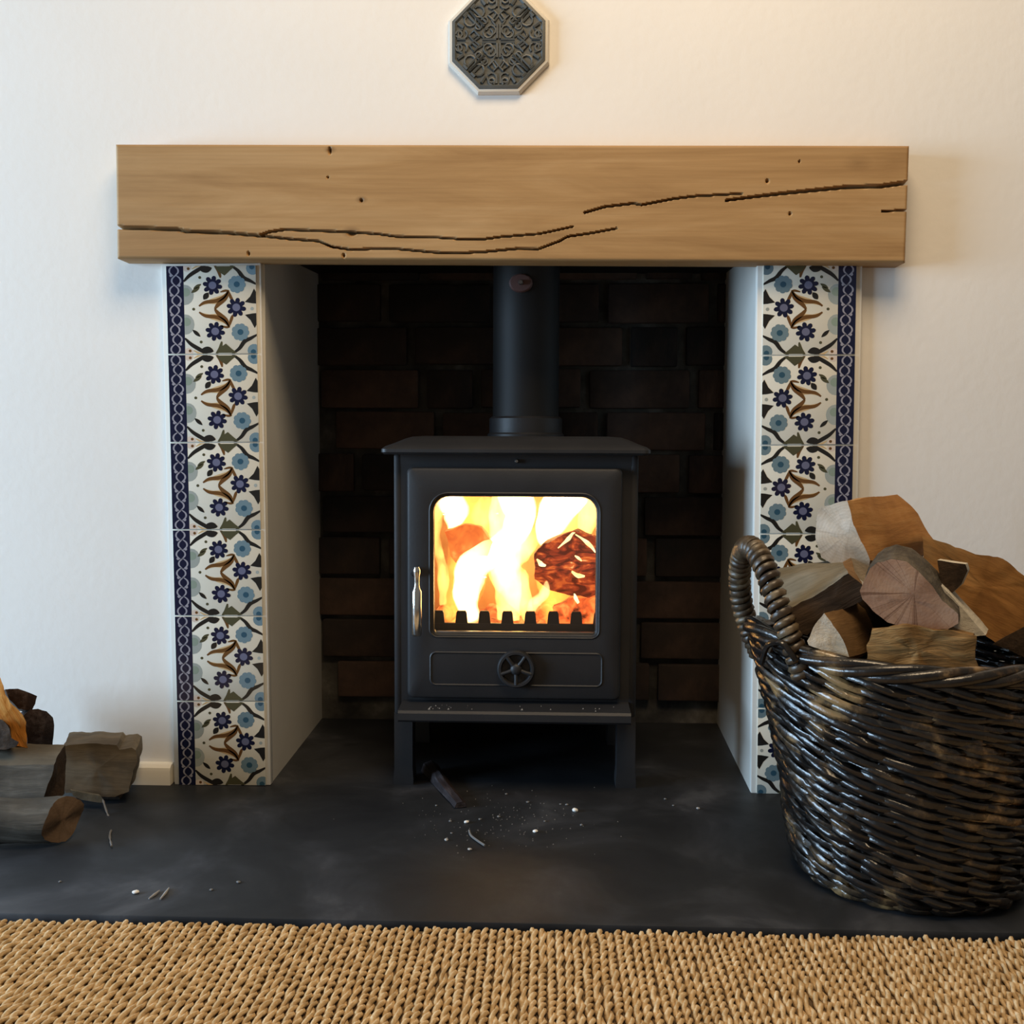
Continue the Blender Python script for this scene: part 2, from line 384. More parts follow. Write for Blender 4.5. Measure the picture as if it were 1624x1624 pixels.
wob = np.apply_along_axis(lambda r_: np.convolve(np.pad(r_, 7, 'edge'), k_, 'valid'), 1, wob); wob = np.apply_along_axis(lambda r_: np.convolve(np.pad(r_, 7, 'edge'), k_, 'valid'), 0, wob)
Yf = depth+rnd+wob*.0006
vs = np.stack([GX, Yf, GZ], -1).reshape(-1, 3)
idx = np.arange(nx*nz).reshape(nz, nx)
fs = np.stack([idx[:-1, :-1], idx[:-1, 1:], idx[1:, 1:], idx[1:, :-1]], -1).reshape(-1, 4).tolist()
bmb = MB(); bmb.add(vs.tolist(), fs)
ring = list(idx[0, :])+list(idx[1:, -1])+list(idx[-1, -2::-1])+list(idx[-2:0:-1, 0])
base = len(bmb.v); BD = WY-MY
for i in ring: bmb.v.append((bmb.v[i][0], BD, bmb.v[i][2]))
nr = len(ring)
for i in range(nr):
    j = (i+1) % nr; bmb.f.append([int(ring[i]), base+i, base+j, int(ring[j])]); bmb.mi.append(0)
bmb.f.append([base+i for i in range(nr)][::-1]); bmb.mi.append(0)
beam = bmb.build('mantel_beam', M['oak'], smooth=40)
beam.location = bc; beam.rotation_euler = (0, bang, 0)
tag(beam, 'long oak mantel beam with dark splits across its face', 'mantel')

# ------------------------------------------------------------------ octagonal plaque
PC = onY(790.5, 62, -.004); PR = .0805
pq = empty('wall_plaque', (PC[0], WY, PC[2])); tag(pq, 'octagonal dark grey plaque with carved relief on the wall', 'plaque')
def octo(r, y): return [(PC[0]+r/math.cos(PI/8)*math.cos(PI/8+k*PI/4), y, PC[2]+r/math.cos(PI/8)*math.sin(PI/8+k*PI/4)) for k in range(8)]
pd = noisy('plaque_stone', [(.3, (.060, .064, .060)), (.7, (.095, .10, .094))], 30, rough=.5, bump=.15, bscale=120)
MB().loft([octo(PR+.006, WY), octo(PR+.006, WY-.005), octo(PR+.003, WY-.011), octo(PR-.001, WY-.012), octo(PR-.002, WY-.008)], True, True, False).build('frame', mat('plaque_frame', (.62, .58, .50), .5), pq, 20)
MB().loft([octo(PR-.0015, WY-.001), octo(PR-.0015, WY-.013), octo(PR-.006, WY-.0145), octo(PR-.009, WY-.0115)], True, True, True).build('tile_face', pd, pq, 20)
rl = MB()
def rst(pts, wd=.0022):
    for ax in (1, -1):
        for az in (1, -1):
            for sw in (0, 1):
                q = [((b, a) if sw else (a, b)) for a, b in pts]
                path = [(PC[0]+a*ax*PR, WY-.0125, PC[2]+b*az*PR) for a, b in q]
                rl.sweep(path, wd, 5)
def arc(cx, cy, r, a0, a1, n=7): return [(cx+r*math.cos(math.radians(a0+(a1-a0)*i/(n-1))), cy+r*math.sin(math.radians(a0+(a1-a0)*i/(n-1)))) for i in range(n)]
rst([(0.03, .05), (.03, .34)]); rst(arc(.16, .22, .10, 0, 330, 9), .0019); rst([(.09, .40), (.0, .52), (.10, .62), (.22, .52), (.09, .40)])
rst(arc(.14, .76, .10, 0, 320, 9), .002); rst([(.30, .30), (.62, .62)], .0026); rst([(.38, .26), (.66, .54)], .0022); rst(arc(.42, .60, .12, 40, 330, 9), .0019)
rst([(.28, .74), (.36, .86)], .003); rst([(.04, .70), (.04, .88)]); rst(arc(.30, .42, .07, 0, 300, 7), .0016); rst([(.50, .74), (.58, .66)], .0032); rst([(.30, .06), (.42, .14), (.55, .05)], .002); rst(arc(.84, .14, .07, 0, 330, 8), .0022)
rl.build('relief', pd, pq, 50)

# ------------------------------------------------------------------ stove
SX = -.0195
st = empty('wood_stove', (SX, .16, 0)); tag(st, 'black cast iron wood stove with a lit fire behind its glass door', 'stove')
IR = M['iron']
mb = MB(); BW = .2165; BY0, BY1 = .020, .335; BZ0, BZ1 = .128, .598
mb.box(SX-BW, SX-BW+.014, BY0, BY1, BZ0, BZ1, .005); mb.box(SX+BW-.014, SX+BW, BY0, BY1, BZ0, BZ1, .005)
mb.box(SX-BW+.012, SX+BW-.012, BY1-.014, BY1-.001, BZ0, BZ1-.001); mb.box(SX-BW+.012, SX+BW-.012, BY0+.02, BY1-.012, BZ0, BZ0+.014)
mb.box(SX-BW+.012, SX+BW-.012, BY0+.001, BY1-.012, BZ1-.02, BZ1-.002)
mb.loft([xz(rrect(SX-BW+.010, SX+BW-.010, BZ0, BZ1-.004, .004), .024), xz(rrect(SX-BW+.010, SX+BW-.010, BZ0, BZ1-.004, .004), .0215), xz(rrect(SX-.155, SX+.155, .20, .54, .01), .0215), xz(rrect(SX-.155, SX+.155, .20, .54, .01), .05)])
mb.build('body', IR, st)
# top plate with a broad moulded edge
mb = MB(); TP = []
for o_, z in ((-.012, .5965), (.014, .5965), (.0185, .6005), (.0185, .606), (.012, .611), (-.002, .6165), (-.018, .624), (-.03, .628), (-.05, .6295)):
    TP.append([(x, y, z) for x, y in rrect(SX-BW-o_, SX+BW+o_, BY0-.012-o_, BY1+o_, .012)])
mb.loft(TP, True, True, True); mb.build('top_plate', IR, st)
# legs
for sx in (-1, 1):
    for y0 in (.022, .285):
        x0 = SX+sx*(BW-.016)
        MB().loft([[(x0-.0165, y0, BZ0+.004), (x0+.0165, y0, BZ0+.004), (x0+.0165, y0+.045, BZ0+.004), (x0-.0165, y0+.045, BZ0+.004)],
                   [(x0-.0165, y0, .03), (x0+.0165, y0, .03), (x0+.0165, y0+.04, .03), (x0-.0165, y0+.04, .03)],
                   [(x0-.018, y0-.002, .012), (x0+.018, y0-.002, .012), (x0+.018, y0+.042, .012), (x0-.018, y0+.042, .012)],
                   [(x0-.018, y0-.002, 0), (x0+.018, y0-.002, 0), (x0+.018, y0+.042, 0), (x0-.018, y0+.042, 0)]], True, True, True).build('leg', IR, st, 20)
# ash lip
mb = MB(); lp = [(-.040, .132), (-.044, .136), (-.044, .148), (-.041, .1525), (.022, .156), (.022, .132)]
mb.loft([[(x, y, z) for y, z in lp] for x in (SX-.201, SX-.199, SX+.201, SX+.203)], True, True, True); lip = mb.build('ash_lip', IR, st, 25)
# door
DX0, DX1, DZ0, DZ1 = SX-.1905, SX+.187, .164, .574
GX0, GX1, GZ0, GZ1 = -.1625, .1225, .2815, .5225
o_ = lambda d, y: xz(rrect(DX0+d, DX1-d, DZ0+d, DZ1-d, .010), y)
i_ = lambda d, y: xz(rrect(GX0-d, GX1+d, GZ0-d, GZ1+d, .026+d, .007+d), y)
dr = MB().loft([o_(0, .0205), o_(0, .006), o_(.002, .002), o_(.006, 0), i_(.010, 0), i_(.0075, .0005), i_(.006, .0035), i_(.004, .004), i_(.001, .006), i_(0, .017)]).build('door', IR, st, 30)
PX0, PX1, PZ0, PZ1 = -.168, .135, .189, .247
mb = MB(); mb.sweep(xz(rrect(PX0, PX1, PZ0, PZ1, .010), .0004), .0022, 6, True); mb.build('panel_moulding', IR, dr)
mb = MB(); mb.sweep(xz(rrect(GX0-.007, GX1+.007, GZ0-.007, GZ1+.007, .032, .014), .0002), .0018, 6, True); mb.build('window_moulding', IR, dr)
gl = bpy.data.materials.new('stove_glass'); gl.use_nodes = True; nt = gl.node_tree; nt.nodes.remove(nt.nodes['Principled BSDF'])
tr = N(gl, 'ShaderNodeBsdfTransparent'); gs = N(gl, 'ShaderNodeBsdfGlossy', Roughness=.05); ms = N(gl, 'ShaderNodeMixShader'); ms.inputs[0].default_value = .05
tr.inputs[0].default_value = (.95, .93, .90, 1)
L(gl, tr.outputs[0], ms.inputs[1]); L(gl, gs.outputs[0], ms.inputs[2]); L(gl, ms.outputs[0], nt.nodes['Material Output'].inputs['Surface'])
MB().box(GX0-.004, GX1+.004, .0125, .0165, GZ0-.004, GZ1+.004).build('glass_pane', gl, dr, 0)
MB().box(GX0+.004, GX1-.002, .005, .0115, GZ0-.001, GZ0+.0028, .0008).build('glass_trim', M['steel'], dr)
# air wheel
WC = (onY(818.5, 1062, -.012)[0], -.001, onY(818.5, 1062, -.012)[2])
aw = MB().lathe([(.012, 0), (.032, 0), (.0335, -.003), (.0335, -.009), (.031, -.0125), (.027, -.0125), (.025, -.009), (.025, -.004), (.010, -.004)], WC, 30, 'y').build('air_wheel', IR, dr, 40)
MB().lathe([(.0105, -.002), (.0105, -.011), (.008, -.014), (.003, -.0155)], WC, 16, 'y').build('hub', IR, aw, 40)
for k in range(5):
    a = 2*PI*k/5+.95; c, s_ = math.cos(a), math.sin(a)
    MB().sweep([(WC[0]+c*.008, WC[1]-.009, WC[2]+s_*.008), (WC[0]+c*.018, WC[1]-.0105, WC[2]+s_*.018), (WC[0]+c*.027, WC[1]-.0095, WC[2]+s_*.027)], [.0042, .0034, .004], 8).build('spoke', IR, aw, 60)
# handle on its pivot
hx = onY(661, 960, -.034)[0]; hb = onY(661, 1009, -.034)[2]; ht = onY(661, 899, -.034)[2]
hd = MB().lathe([(.002, hb), (.0068, hb+.001), (.0085, hb+.004), (.0085, hb+.078), (.0055, hb+.084), (.0045, hb+.090), (.0048, hb+.104), (.0062, hb+.112), (.0062, ht-.006), (.004, ht)], (hx, -.034, 0), 16).build('handle', M['chrome'], dr, 50)
MB().sweep([(hx, -.034, ht-.008), (hx-.002, -.024, ht-.006), (hx-.006, -.010, ht-.010), (hx-.008, .004, ht-.014)], [.0055, .006, .007, .009], 10).build('pivot', IR, hd)
MB().lathe([(.0035, .0), (.0035, -.006), (.0025, -.0075)], (SX+.002, .021, .5855), 10, 'y').build('screw', M['steel'], st)
# log guard with teeth
gd = MB().box(SX-.15, SX+.15, .040, .048, .262, .2925, .001).build('log_guard', IR, st)
for k in range(8):
    xa = onY(695+36.4*k-8.5, 985, .044)[0]; xb = onY(695+36.4*k+9.5, 985, .044)[0]
    xc = (xa+xb)/2; hw = (xb-xa)/2; tz = onY(812, 969, .044)[2]
    MB().loft([[(xc-hw*1.1, y, .290) for y in (.0405,)]+[(xc+hw*1.1, .0405, .290), (xc+hw*1.1, .0475, .290), (xc-hw*1.1, .0475, .290)],
               [(xc-hw*.9, .0405, tz-.004), (xc+hw*.9, .0405, tz-.004), (xc+hw*.9, .0475, tz-.004), (xc-hw*.9, .0475, tz-.004)],
               [(xc-hw*.7, .0405, tz), (xc+hw*.7, .0405, tz), (xc+hw*.7, .0475, tz), (xc-hw*.7, .0475, tz)]], True, True, True).build('tooth', IR, gd, 20)
# fire bricks lining
lin = noisy('fire_brick', [(.3, (.34, .20, .11)), (.7, (.52, .34, .20))], 14, rough=.9, bump=.3)
for a in ((SX-.185, SX+.185, .292, .318, .16, .572), (SX-.20, SX-.178, .055, .290, .16, .572), (SX+.178, SX+.20, .055, .290, .16, .572), (SX-.176, SX+.176, .055, .290, .150, .172)):
    MB().box(*a, .002).build('fire_brick', lin, st)
# flue
fx = onY(834, 600, .2)[0]; fy = .205
fl_ = MB().lathe([(.064, .625), (.064, 1.0)], (fx, fy, 0), 40).build('flue_pipe', M['iron_dark'], st, 40)
MB().lathe([(.074, .627), (.074, .634), (.0705, .637), (.0705, .664), (.066, .668), (.062, .668)], (fx, fy, 0), 40).build('flue_collar', IR, fl_, 30)
fp = onY(826, 449, fy-.066)
MB().loft([[(fp[0]+r_*math.cos(a), fp[1]+y, fp[2]+.78*r_*math.sin(a)) for a in [2*PI*k/20 for k in range(20)]] for r_, y in ((.022, .010), (.022, -.002), (.019, -.005), (.006, -.006))], True, True, True).build('flue_bracket', mat('rusty_plate', (.10, .05, .045), .6), fl_, 40)
MB().lathe([(.005, -.002), (.005, -.012), (.0035, -.015)], (fp[0], fp[1], fp[2]), 10, 'y').build('bolt', M['steel'], fl_)

# ------------------------------------------------------------------ logs: prisms between two outlines, roughened
def wood(name, a, b_, c, stretch=None, sc=6, rough=.75, bump=.5, end=False, bark=False):
    """grain that follows the log: attribute lc = (across, across, along) in metres"""
    mm = mat(name, b_, rough, spec=.2); b = mm.node_tree.nodes['Principled BSDF']
    at_ = N(mm, 'ShaderNodeAttribute', attribute_name='lc'); mp = N(mm, 'ShaderNodeMapping')
    k = sc/4; mp.inputs['Scale'].default_value = (26*k, 26*k, 26*k) if end else ((70*k, 70*k, 9*k) if not bark else (55*k, 55*k, 16*k))
    L(mm, at_.outputs['Vector'], mp.inputs['Vector'])
    n = N(mm, 'ShaderNodeTexNoise', Scale=1.0, Detail=7, Roughness=.65, Distortion=.3); L(mm, mp.outputs['Vector'], n.inputs['Vector'])
    n0 = N(mm, 'ShaderNodeTexNoise', Scale=16.0, Detail=3); L(mm, at_.outputs['Vector'], n0.inputs['Vector'])
    av = N(mm, 'ShaderNodeMath', operation='MULTIPLY_ADD'); av.inputs[1].default_value = .45; L(mm, n.outputs['Fac'], av.inputs[0])
    a2 = N(mm, 'ShaderNodeMath', operation='MULTIPLY'); a2.inputs[1].default_value = .55; L(mm, n0.outputs['Fac'], a2.inputs[0]); L(mm, a2.outputs[0], av.inputs[2])
    col = ramp(mm, av.outputs[0], [(.34, a), (.5, b_), (.66, c)])
    h = n.outputs['Fac']
    if end:                                          # growth rings and fine drying cracks running out from the pith
        sx_ = N(mm, 'ShaderNodeSeparateXYZ'); L(mm, at_.outputs['Vector'], sx_.inputs[0])
        an = N(mm, 'ShaderNodeMath', operation='ARCTAN2'); L(mm, sx_.outputs[0], an.inputs[0]); L(mm, sx_.outputs[1], an.inputs[1])
        nn = N(mm, 'ShaderNodeTexNoise', noise_dimensions='1D', Scale=1.3, Detail=3); L(mm, an.outputs[0], nn.inputs['W'])
        ck = ramp(mm, nn.outputs['Fac'], [(.490, (1, 1, 1)), (.50, (.30, .22, .18)), (.510, (1, 1, 1))])
        cb = N(mm, 'ShaderNodeCombineXYZ'); L(mm, sx_.outputs[0], cb.inputs[0]); L(mm, sx_.outputs[1], cb.inputs[1])
        wr = N(mm, 'ShaderNodeTexWave', wave_type='RINGS', rings_direction='Z', Scale=70.0, Distortion=5.0, Detail=3); wr.inputs['Detail Scale'].default_value = .4; L(mm, cb.outputs[0], wr.inputs['Vector'])
        rg = ramp(mm, wr.outputs['Fac'], [(.2, (.86, .83, .80)), (.8, (1, 1, 1))])
        for q_, f_ in ((rg, .40), (ck, .7 if name == 'end_grain_pink' else .22)):
            mx_ = N(mm, 'ShaderNodeMix', data_type='RGBA', blend_type='MULTIPLY'); mx_.inputs[0].default_value = f_
            L(mm, col, mx_.inputs[6]); L(mm, q_, mx_.inputs[7]); col = mx_.outputs[2]
    L(mm, col, b.inputs['Base Color'])
    bp = N(mm, 'ShaderNodeBump', Strength=bump, Distance=.004); L(mm, h, bp.inputs['Height']); L(mm, bp.outputs['Normal'], b.inputs['Normal'])
    return mm
W_end = wood('end_grain_pale', (.36, .29, .215), (.47, .39, .30), (.58, .50, .41), end=True)
W_pink = wood('end_grain_pink', (.25, .15, .10), (.36, .23, .165), (.43, .30, .22), sc=4, end=True)
W_or = wood('split_wood_orange', (.22, .095, .028), (.36, .17, .05), (.46, .25, .09), sc=3)
W_brn = wood('split_wood_brown', (.10, .055, .024), (.17, .095, .04), (.26, .15, .065), sc=4)
W_gold = wood('split_wood_gold', (.12, .062, .022), (.27, .155, .058), (.46, .31, .14), sc=8, bump=.9)
W_grey = wood('weathered_wood', (.095, .085, .062), (.15, .135, .10), (.22, .20, .155), sc=4)
W_brg = wood('weathered_brown_wood', (.07, .058, .042), (.115, .098, .072), (.165, .145, .11), sc=3)
W_hearth = wood('old_grey_wood', (.034, .030, .024), (.078, .070, .057), (.15, .14, .12), sc=5, bump=.9)
W_hend = wood('old_brown_end', (.07, .045, .028), (.12, .078, .048), (.17, .115, .075), sc=4, end=True)
W_pale = wood('fresh_split_wood', (.46, .42, .33), (.58, .53, .43), (.68, .63, .53), sc=6)
W_bark = wood('bark', (.030, .024, .018), (.075, .062, .045), (.15, .125, .09), sc=7, bump=.9, bark=True)
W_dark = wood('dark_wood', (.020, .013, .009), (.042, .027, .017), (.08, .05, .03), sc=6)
W_char = wood('blackened_wood', (.014, .011, .012), (.034, .028, .030), (.11, .098, .105), sc=7, rough=.5)
W_bright = wood('orange_heartwood', (.40, .13, .02), (.58, .22, .035), (.68, .34, .09), sc=7, bump=.8)
def log(name, near, far, sides, cap, label, group, cat='log', amp=.0018, caplabel='cut_end', seg=.007, fcap=None, seed=0, grain=None):
    """near / far: equal-length lists of world points; sides: one material per edge of the outline."""
    n = len(near); near = [Vector(p) for p in near]; far = [Vector(p) for p in far]
    mats = []; 
    def mi(q):
        if q not in mats: mats.append(q)
        return mats.index(q)
    cnt = [max(1, round((near[(i+1) % n]-near[i]).length/seg)) for i in range(n)]
    per = []; em = []
    for i in range(n):
        for k in range(cnt[i]):
            t = k/cnt[i]; per.append((near[i].lerp(near[(i+1) % n], t), far[i].lerp(far[(i+1) % n], t))); em.append(mi(sides[i]))
    Mn = len(per); ln = sum(((a-b_).length for a, b_ in per))/Mn; K = max(4, min(24, round(ln/.011)))
    verts = []; faces = []; fm = []
    for k in range(K+1):
        for a, b_ in per: verts.append(a.lerp(b_, k/K))
    for k in range(K):
        for i in range(Mn):
            j = (i+1) % Mn; faces.append([k*Mn+i, k*Mn+j, (k+1)*Mn+j, (k+1)*Mn+i]); fm.append(em[i])
    for end, b0 in ((0, 0), (1, K*Mn)):
        c = sum((p[end] for p in per), Vector())/Mn; prev = list(range(b0, b0+Mn)); cm = mi(cap if end == 0 else (fcap or cap))
        for s in (.8, .6, .4, .2):
            b1 = len(verts); verts += [c.lerp(p[end], s) for p in per]; cur = list(range(b1, b1+Mn))
            for i in range(Mn):
                j = (i+1) % Mn; faces.append([prev[i], prev[j], cur[j], cur[i]]); fm.append(cm)
            prev = cur
        verts.append(c); ci = len(verts)-1
        for i in range(Mn): faces.append([prev[i], prev[(i+1) % Mn], ci]); fm.append(cm)
    ax = (sum((p[1] for p in per), Vector())-sum((p[0] for p in per), Vector())).normalized()
    out = []
    for p in verts:
        q = p-ax*(p.dot(ax)*.75); off = Vector((seed*3.1, seed*1.7, seed))
        d = mnoise.noise_vector(q*38+off)*amp+mnoise.noise_vector(p*120+off)*amp*.45+mnoise.noise_vector(p*14+off)*amp*1.2
        out.append(p+d)
    if grain: ax = Vector(grain).normalized()
    e1 = ax.orthogonal().normalized(); e2 = ax.cross(e1); pith = sum((p[0] for p in per), Vector())/Mn+e1*.012
    lc = [((p-pith).dot(e1)+.0, (p-pith).dot(e2), (p-pith).dot(ax)) for p in verts]
    # one mesh per connected face of one material: the largest carries the thing, the others are its parts
    par = list(range(len(faces)))
    def find(i):
        while par[i] != i: par[i] = par[par[i]]; i = par[i]
        return i
    seen = {}
    for fi, f in enumerate(faces):
        for a, b_ in zip(f, f[1:]+f[:1]):
            k = (min(a, b_), max(a, b_), fm[fi])
            if k in seen: par[find(fi)] = find(seen[k])
            else: seen[k] = fi
    comp = {}
    for fi in range(len(faces)): comp.setdefault(find(fi), []).append(fi)
    order = sorted(comp.values(), key=lambda c: -len(c)); root = None
    for c in order:
        used = {}; mb = MB(); q = fm[c[0]]
        ff = [[used.setdefault(i, len(used)) for i in faces[fi]] for fi in c]
        mb.add([out[i] for i in used], ff)
        nm = name if root is None else ('bark' if mats[q] in (W_bark,) else ('cut_end' if c[0] >= K*Mn else 'split_face'))
        o = mb.build(nm, mats[q], root, 40)
        at_ = o.data.attributes.new('lc', 'FLOAT_VECTOR', 'POINT'); at_.data.foreach_set('vector', [c_ for i in used for c_ in lc[i]])
        if root is None: root = o; tag(o, label, cat, group)
    return root
def zz(pts, ox=1140, oy=760, k=.298): return [(ox+x*k, oy+y*k) for x, y in pts]
def at(pts, Y): return [Vector(onY(x, y, Y if not callable(Y) else Y(x, y))) for x, y in pts]
def shift(pts, dx, dy, s=1):
    cx = sum(p[0] for p in pts)/len(pts); cy = sum(p[1] for p in pts)/len(pts)
    return [(cx+(x-cx)*s+dx, cy+(y-cy)*s+dy) for x, y in pts]
GB = 'split logs in the wicker basket'
p = zz([(530, 150), (640, 115), (690, 115), (720, 240), (755, 330), (800, 430), (770, 545), (640, 470), (545, 420), (515, 310)])
f_ = [(x+88, y-8) for x, y in p]; f_[2] = (1424, 785); f_[3] = (1455, 815); f_[4] = (1480, 855); f_[1] = (1400, 788)
log('split_log', at(p, lambda x, y: -.25-(x-1293)/85*.04), at(f_, -.125), [W_or, W_or, W_or, W_or, W_or, W_brn, W_brn, W_bark, W_bark, W_bark], W_end, 'orange-brown split log with pale grey cut end, topmost in the basket', GB, seed=1, amp=.0022)
p = zz([(750, 590), (775, 530), (810, 470), (850, 440), (920, 425), (1000, 440), (1080, 500), (1140, 570), (1190, 650), (1270, 720), (1275, 770), (1220, 800), (1080, 800), (900, 760), (820, 700), (765, 640)])
log('split_log', at(p, -.425), at(shift(p, 8, -24, .98), -.295), [W_bark]*16, W_pink, 'round log with grey bark and pinkish cracked cut end in the basket', GB, seed=2)
p = zz([(1150, 560), (1180, 560), (1300, 690), (1420, 832), (1330, 838), (1240, 800), (1200, 700)])
log('split_log', at(p, -.36), at(shift(p, 6, -8, .95), -.29), [W_pale]*7, W_pale, 'pale narrow split log tucked under the round log in the basket', GB, seed=3, amp=.001)
p = zz([(1075, 300), (1300, 372), (1510, 425), (1640, 520), (1760, 640), (1740, 760), (1640, 790), (1500, 850), (1470, 868), (1420, 835), (1200, 600), (1090, 460)])
log('split_log', at(p, -.255), at(shift(p, 10, 6, .90), -.165), [W_or]*12, W_or, 'large orange-brown split log leaning at the basket side away from the tiles', GB, seed=4, amp=.003, grain=(1, 0, -.45))
p = zz([(360, 705), (560, 590), (690, 500), (755, 560), (760, 650), (590, 720), (470, 840), (415, 825)])
q = [(x-20, y-52) for x, y in p]; q[0] = (1222, 905); q[1] = (1290, 892); q[2] = (1335, 888)
log('split_log', at(p, -.40), at(q, -.24), [W_grey, W_grey, W_brn, W_dark, W_dark, W_dark, W_dark, W_grey], W_dark, 'weathered greenish-grey split log beside the wrapped basket handle', GB, seed=5, amp=.0024, grain=(1, 0, .55))
p = zz([(565, 720), (600, 760), (640, 830), (688, 945), (660, 975), (480, 890), (470, 865), (505, 800)])
log('split_log', at(p, -.44), at([(x+52, y-20) for x, y in p], -.36), [W_brn]*8, W_pale, 'small brown split log with a bright pale triangular end by the rim', GB, seed=6, amp=.0022)
p = zz([(810, 800), (1000, 785), (1250, 800), (1352, 835), (1358, 1010), (1200, 1060), (1000, 1060), (785, 1010), (795, 880)])
log('split_log', at(p, -.445), at(shift(p, 0, -6, .95), -.28), [W_gold]*9, W_gold, 'rough golden split log lying lowest behind the front rim of the basket', GB, seed=7, amp=.0048, grain=(1, 0, .05))
p = zz([(1165, 430), (1240, 440), (1312, 450), (1322, 485), (1290, 560), (1240, 605), (1180, 560)])
bk = log('bark_curl', at(p, -.335), at(shift(p, 4, -2, 1.0), -.30), [W_pale]*7, W_dark, 'dark curl of bark with a pale edge between two basket logs', None, 'bark', .0008, seed=8)
p = zz([(1460, 880), (1620, 790), (1760, 760), (1780, 960), (1640, 960), (1540, 905)])
log('split_log', at(p, -.34), at(shift(p, 0, 0, .9), -.265), [W_dark]*6, W_dark, 'dark brown log end below the large leaning log in the basket', GB, seed=9)
p = zz([(715, 640), (800, 590), (960, 560), (960, 870), (860, 900), (760, 900)])
log('split_log', at(p, -.345), at(shift(p, 2, 4, .92), -.305), [W_dark]*6, W_dark, 'dark log mostly hidden behind the small pale-ended log in the basket', GB, seed=10)
def prism(cx, cy, r, ang, n=7): return [(cx+r*math.cos(ang+2*PI*k/n)*random.uniform(.85, 1.1), cy+r*math.sin(ang+2*PI*k/n)*random.uniform(.85, 1.1)) for k in range(n)]
for i, (x, y, r, zt, tx, ty) in enumerate(((.60, -.28, .06, .27, .01, .02), (.50, -.27, .05, .285, -.02, .02), (.545, -.40, .055, .25, .0, -.01), (.655, -.35, .045, .28, .02, -.01))):
    pr = prism(x, y, r, i); log('split_log', [(a+tx, b_+ty, zt) for a, b_ in pr], [(a*.8+x*.2, b_*.8+y*.2, .022) for a, b_ in pr], [W_bark]*7, W_brn, 'upright bark-covered log standing deep in the basket under the '+('large leaning log', 'grey split log by the handle', 'golden split log', 'dark log end')[i], GB, seed=20+i)

# ------------------------------------------------------------------ wicker basket
wk = mat('willow', (.03, .02, .014), .24, spec=.6); b = wk.node_tree.nodes['Principled BSDF']
v = coords(wk, (1, 1, 1)); n1 = N(wk, 'ShaderNodeTexNoise', Scale=16.0, Detail=5, Roughness=.6); L(wk, v, n1.inputs['Vector'])
oi = N(wk, 'ShaderNodeObjectInfo'); ma = N(wk, 'ShaderNodeMath', operation='MULTIPLY_ADD'); ma.inputs[1].default_value = .16; L(wk, oi.outputs['Random'], ma.inputs[0]); L(wk, n1.outputs['Fac'], ma.inputs[2])
L(wk, ramp(wk, ma.outputs[0], [(.30, (.004, .0035, .0035)), (.55, (.009, .0075, .0065)), (.64, (.020, .015, .011)), (.70, (.06, .038, .020)), (.77, (.24, .15, .065))]), b.inputs['Base Color'])
n2 = N(wk, 'ShaderNodeTexNoise', Scale=120.0, Detail=4); L(wk, v, n2.inputs['Vector']); bp = N(wk, 'ShaderNodeBump', Strength=.25, Distance=.003); L(wk, n2.outputs['Fac'], bp.inputs['Height']); L(wk, bp.outputs['Normal'], b.inputs['Normal'])
wl = noisy('bare_willow', [(.3, (.022, .013, .009)), (.5, (.06, .04, .022)), (.72, (.22, .16, .09))], 26, rough=.38, bump=.3, bscale=90, spec=.5)
bk = empty('log_basket', (.56, -.32, 0)); tag(bk, 'dark varnished wicker basket with wrapped handle, full of split logs', 'basket')
ZP = [0, .02, .05, .12, .21, .27, .31, .34]; RP = [.140, .152, .160, .170, .180, .186, .190, .192]
def rad(th, z):
    r = float(np.interp(z, ZP, RP)); c = abs(math.cos(th))**6
    return r+c*.034*max(0, (z-.12)/.2)**1.3
def zl(th, z): return z+abs(math.cos(th))**8*.028*max(0, (z-.05)/.28)
random.seed(11)
for row in range(22):
    z0 = .008+row*.0143; nm = random.choice([6, 7, 8]); ph = random.uniform(0, 6.28)
    for s in range(3):
        path = []; rr = []; NS = 150; w0 = random.uniform(.0056, .0068)
        for i in range(NS):
            th = 2*PI*i/NS; a = -nm*th+ph+2*PI*s/3
            j = mnoise.noise(Vector((th*2.2, row*1.7, s*5)))*.0022
            R = rad(th, z0)+.0062*math.cos(a)+j*1.6; z = zl(th, z0)+.0078*math.sin(a)+j*1.3
            path.append((.56+R*math.cos(th), -.32+R*math.sin(th), max(z, .004+w0*.5)))
            rr.append(w0*(1+.25*mnoise.noise(Vector((th*3, row, s)))))
        MB().sweep(path, rr, 6, True).build('weaver', wk, bk, 60)
for k in range(20):
    th = 2*PI*(k+.3)/20
    MB().sweep([(.56+(rad(th, z)-.003)*math.cos(th), -.32+(rad(th, z)-.003)*math.sin(th), zl(th, z)) for z in (.004, .04, .1, .16, .22, .28, .325)], .0045, 6).build('stake', wk, bk, 60)
for s in range(4):                                   # thick plaited rim
    path = []; NS = 200
    for i in range(NS):
        th = 2*PI*i/NS; a = 5*th+2*PI*s/4
        R = rad(th, .325)+.0075*math.cos(a); path.append((.56+R*math.cos(th), -.32+R*math.sin(th), zl(th, .327)+.0075*math.sin(a)))
    MB().sweep(path, .0074, 8, True).build('rim_rod', wk, bk, 60)
mb = MB()
for k in range(9):
    R = .012+k*.0155; mb.sweep([(.56+R*math.cos(2*PI*i/40), -.32+R*math.sin(2*PI*i/40), .011+.003*math.sin(8*2*PI*i/40+k*PI)) for i in range(40)], .0088, 6, True)
mb.build('woven_base', wk, bk, 60)
